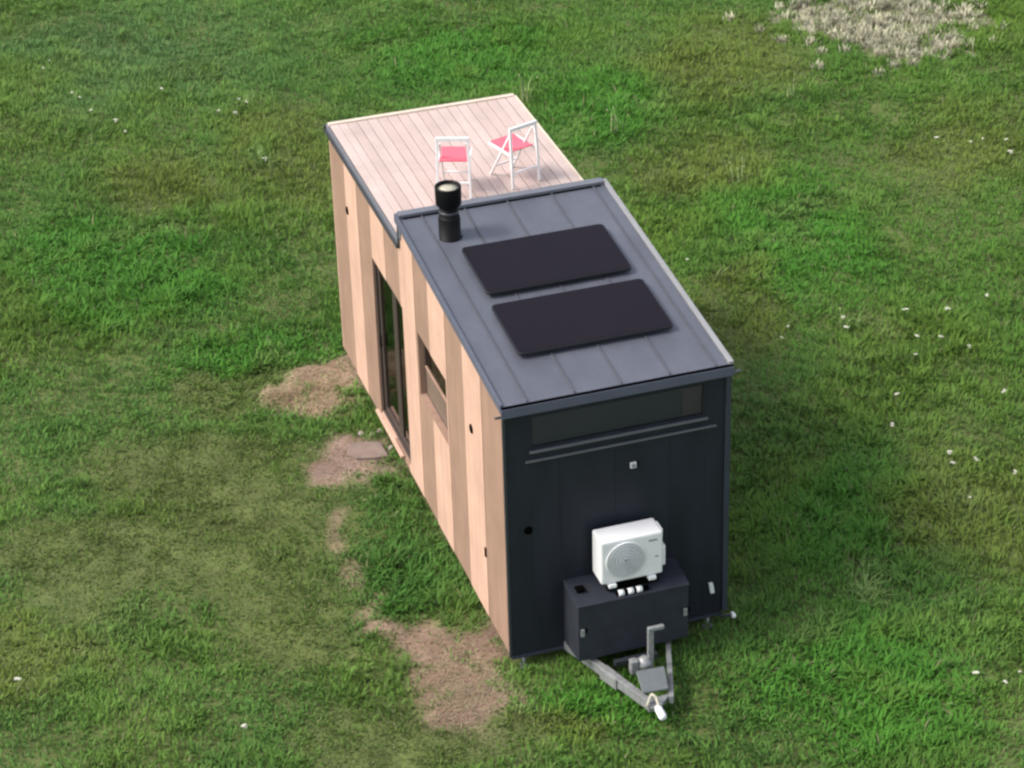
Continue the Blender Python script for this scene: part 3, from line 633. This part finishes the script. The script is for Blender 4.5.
for x, y, lab, n, hh, sp in (
    (4.82, 14.25, 'tall pale grass tuft just behind the right rear corner of the deck', 16, .50, .14), (8.89, 12.88, 'thin pale stalks standing below the gravelly patch', 7, .38, .10),
    (5.8, 12.57, 'slanting pale seed stalks right of the deck', 9, .35, .22), (4.32, .50, 'single thin weed stalk in the dark grass right of the black front', 3, .34, .05),
    (6.89, 10.33, 'sparse light stalks in the middle of the right field', 10, .30, .2), (4.25, -.15, 'light green leafy weed tuft at the lower right of the house', 60, .17, .24),
    (.43, 15.75, 'yellowish weed clump behind the house among white flowers', 26, .26, .2), (.30, 13.61, 'bright yellow-green weed clump left of the deck', 34, .26, .22),
    (5.55, 7.61, 'pale stalks beside the right roof edge', 9, .30, .15), (6.61, 5.68, 'pale green tuft left of the white flowers on the right', 24, .26, .18)):
    weed(x, y, lab, n, hh, sp, M['green_leaf'] if n > 20 else M['pale_leaf'])
# paving slab at the door
mb = MB(); pts = [(-.52, 5.13), (-.30, 5.13), (-.13, 5.06), (-.12, 4.70), (-.30, 4.72), (-.52, 4.80), (-.60, 4.97)]
zs = GZ-.02; lo = [mb.bm.verts.new((x, y, zs)) for x, y in pts]; hi = [mb.bm.verts.new((x, y, zs+.06)) for x, y in pts]
mb._f(hi); mb._f(lo[::-1])
for i in range(len(pts)): mb._f([lo[i], lo[(i+1) % len(pts)], hi[(i+1) % len(pts)], hi[i]])
o = mb.build('paving_slab', M['slab'], None, .012); o['label'] = 'brown flat step slab lying on bare earth in front of the glazed door'; o['category'] = 'paving slab'
def stone(x, y, s_, lab, grp=None):
    bm = bmesh.new(); bmesh.ops.create_icosphere(bm, subdivisions=2, radius=s_)
    for v in bm.verts: v.co *= random.uniform(.8, 1.15); v.co.z *= .6
    me = bpy.data.meshes.new('stone'); bm.to_mesh(me); bm.free(); me.materials.append(M['stone'])
    o = bpy.data.objects.new('stone', me); COL.objects.link(o); o.location = (x, y, g1(x, y)+s_*.3); o['label'] = lab; o['category'] = 'stone'
    if grp: o['group'] = grp
for x, y, s_ in ((-.06, 5.35, .055), (-.16, 5.33, .045), (-.3, 5.38, .05), (-.03, 4.9, .05)):
    stone(x, y, s_, 'small pale rubble stone between slab and house door', 'rubble stones by the door')

# ================================================================== CAMERA, LIGHT
cam = bpy.data.cameras.new('camera'); co = bpy.data.objects.new('camera', cam); COL.objects.link(co)
co.location = (-6.56296259, -21.82797285, 17.44330454)
Rx = Matrix.Rotation(1.0342452, 3, 'X'); Rz = Matrix.Rotation(-.29639017, 3, 'Z'); Rl = Matrix.Rotation(-.03125821, 3, 'Z')
co.rotation_euler = (Rz @ Rx @ Rl).to_euler()
cam.sensor_width = 36; cam.lens = math.exp(7.84266965)*36/1024; cam.clip_end = 5000; cam.clip_start = .1
scene.camera = co
sd = Vector((-.74, .10, .80)).normalized()          # towards the sun
el = math.asin(sd.z); az = math.atan2(sd.x, sd.y)
su = bpy.data.lights.new('sun', 'SUN'); so = bpy.data.objects.new('sun', su); COL.objects.link(so)
su.energy = 1.35; su.angle = R(13); su.color = (1, .92, .84)
so.rotation_euler = sd.to_track_quat('Z', 'Y').to_euler(); so.location = (-10, 6, 20)
w = bpy.data.worlds.new('World'); scene.world = w; w.use_nodes = True; nt = w.node_tree
sky = nt.nodes.new('ShaderNodeTexSky'); sky.sky_type = 'NISHITA'; sky.sun_disc = False; sky.sun_elevation = el; sky.sun_rotation = az; sky.dust_density = 3; sky.air_density = 1.0
bg = nt.nodes['Background']; hs = nt.nodes.new('ShaderNodeHueSaturation'); hs.inputs['Saturation'].default_value = .45
nt.links.new(sky.outputs[0], hs.inputs['Color']); nt.links.new(hs.outputs[0], bg.inputs[0]); bg.inputs[1].default_value = .14
vs = scene.view_settings; vs.view_transform = 'Standard'; vs.look = 'None'; vs.exposure = 1.1; vs.gamma = 1; vs.use_curve_mapping = False
scene.cycles.max_bounces = 7; scene.cycles.diffuse_bounces = 3; scene.cycles.filter_width = 2.5
scene.render.resolution_x = 1024; scene.render.resolution_y = 768
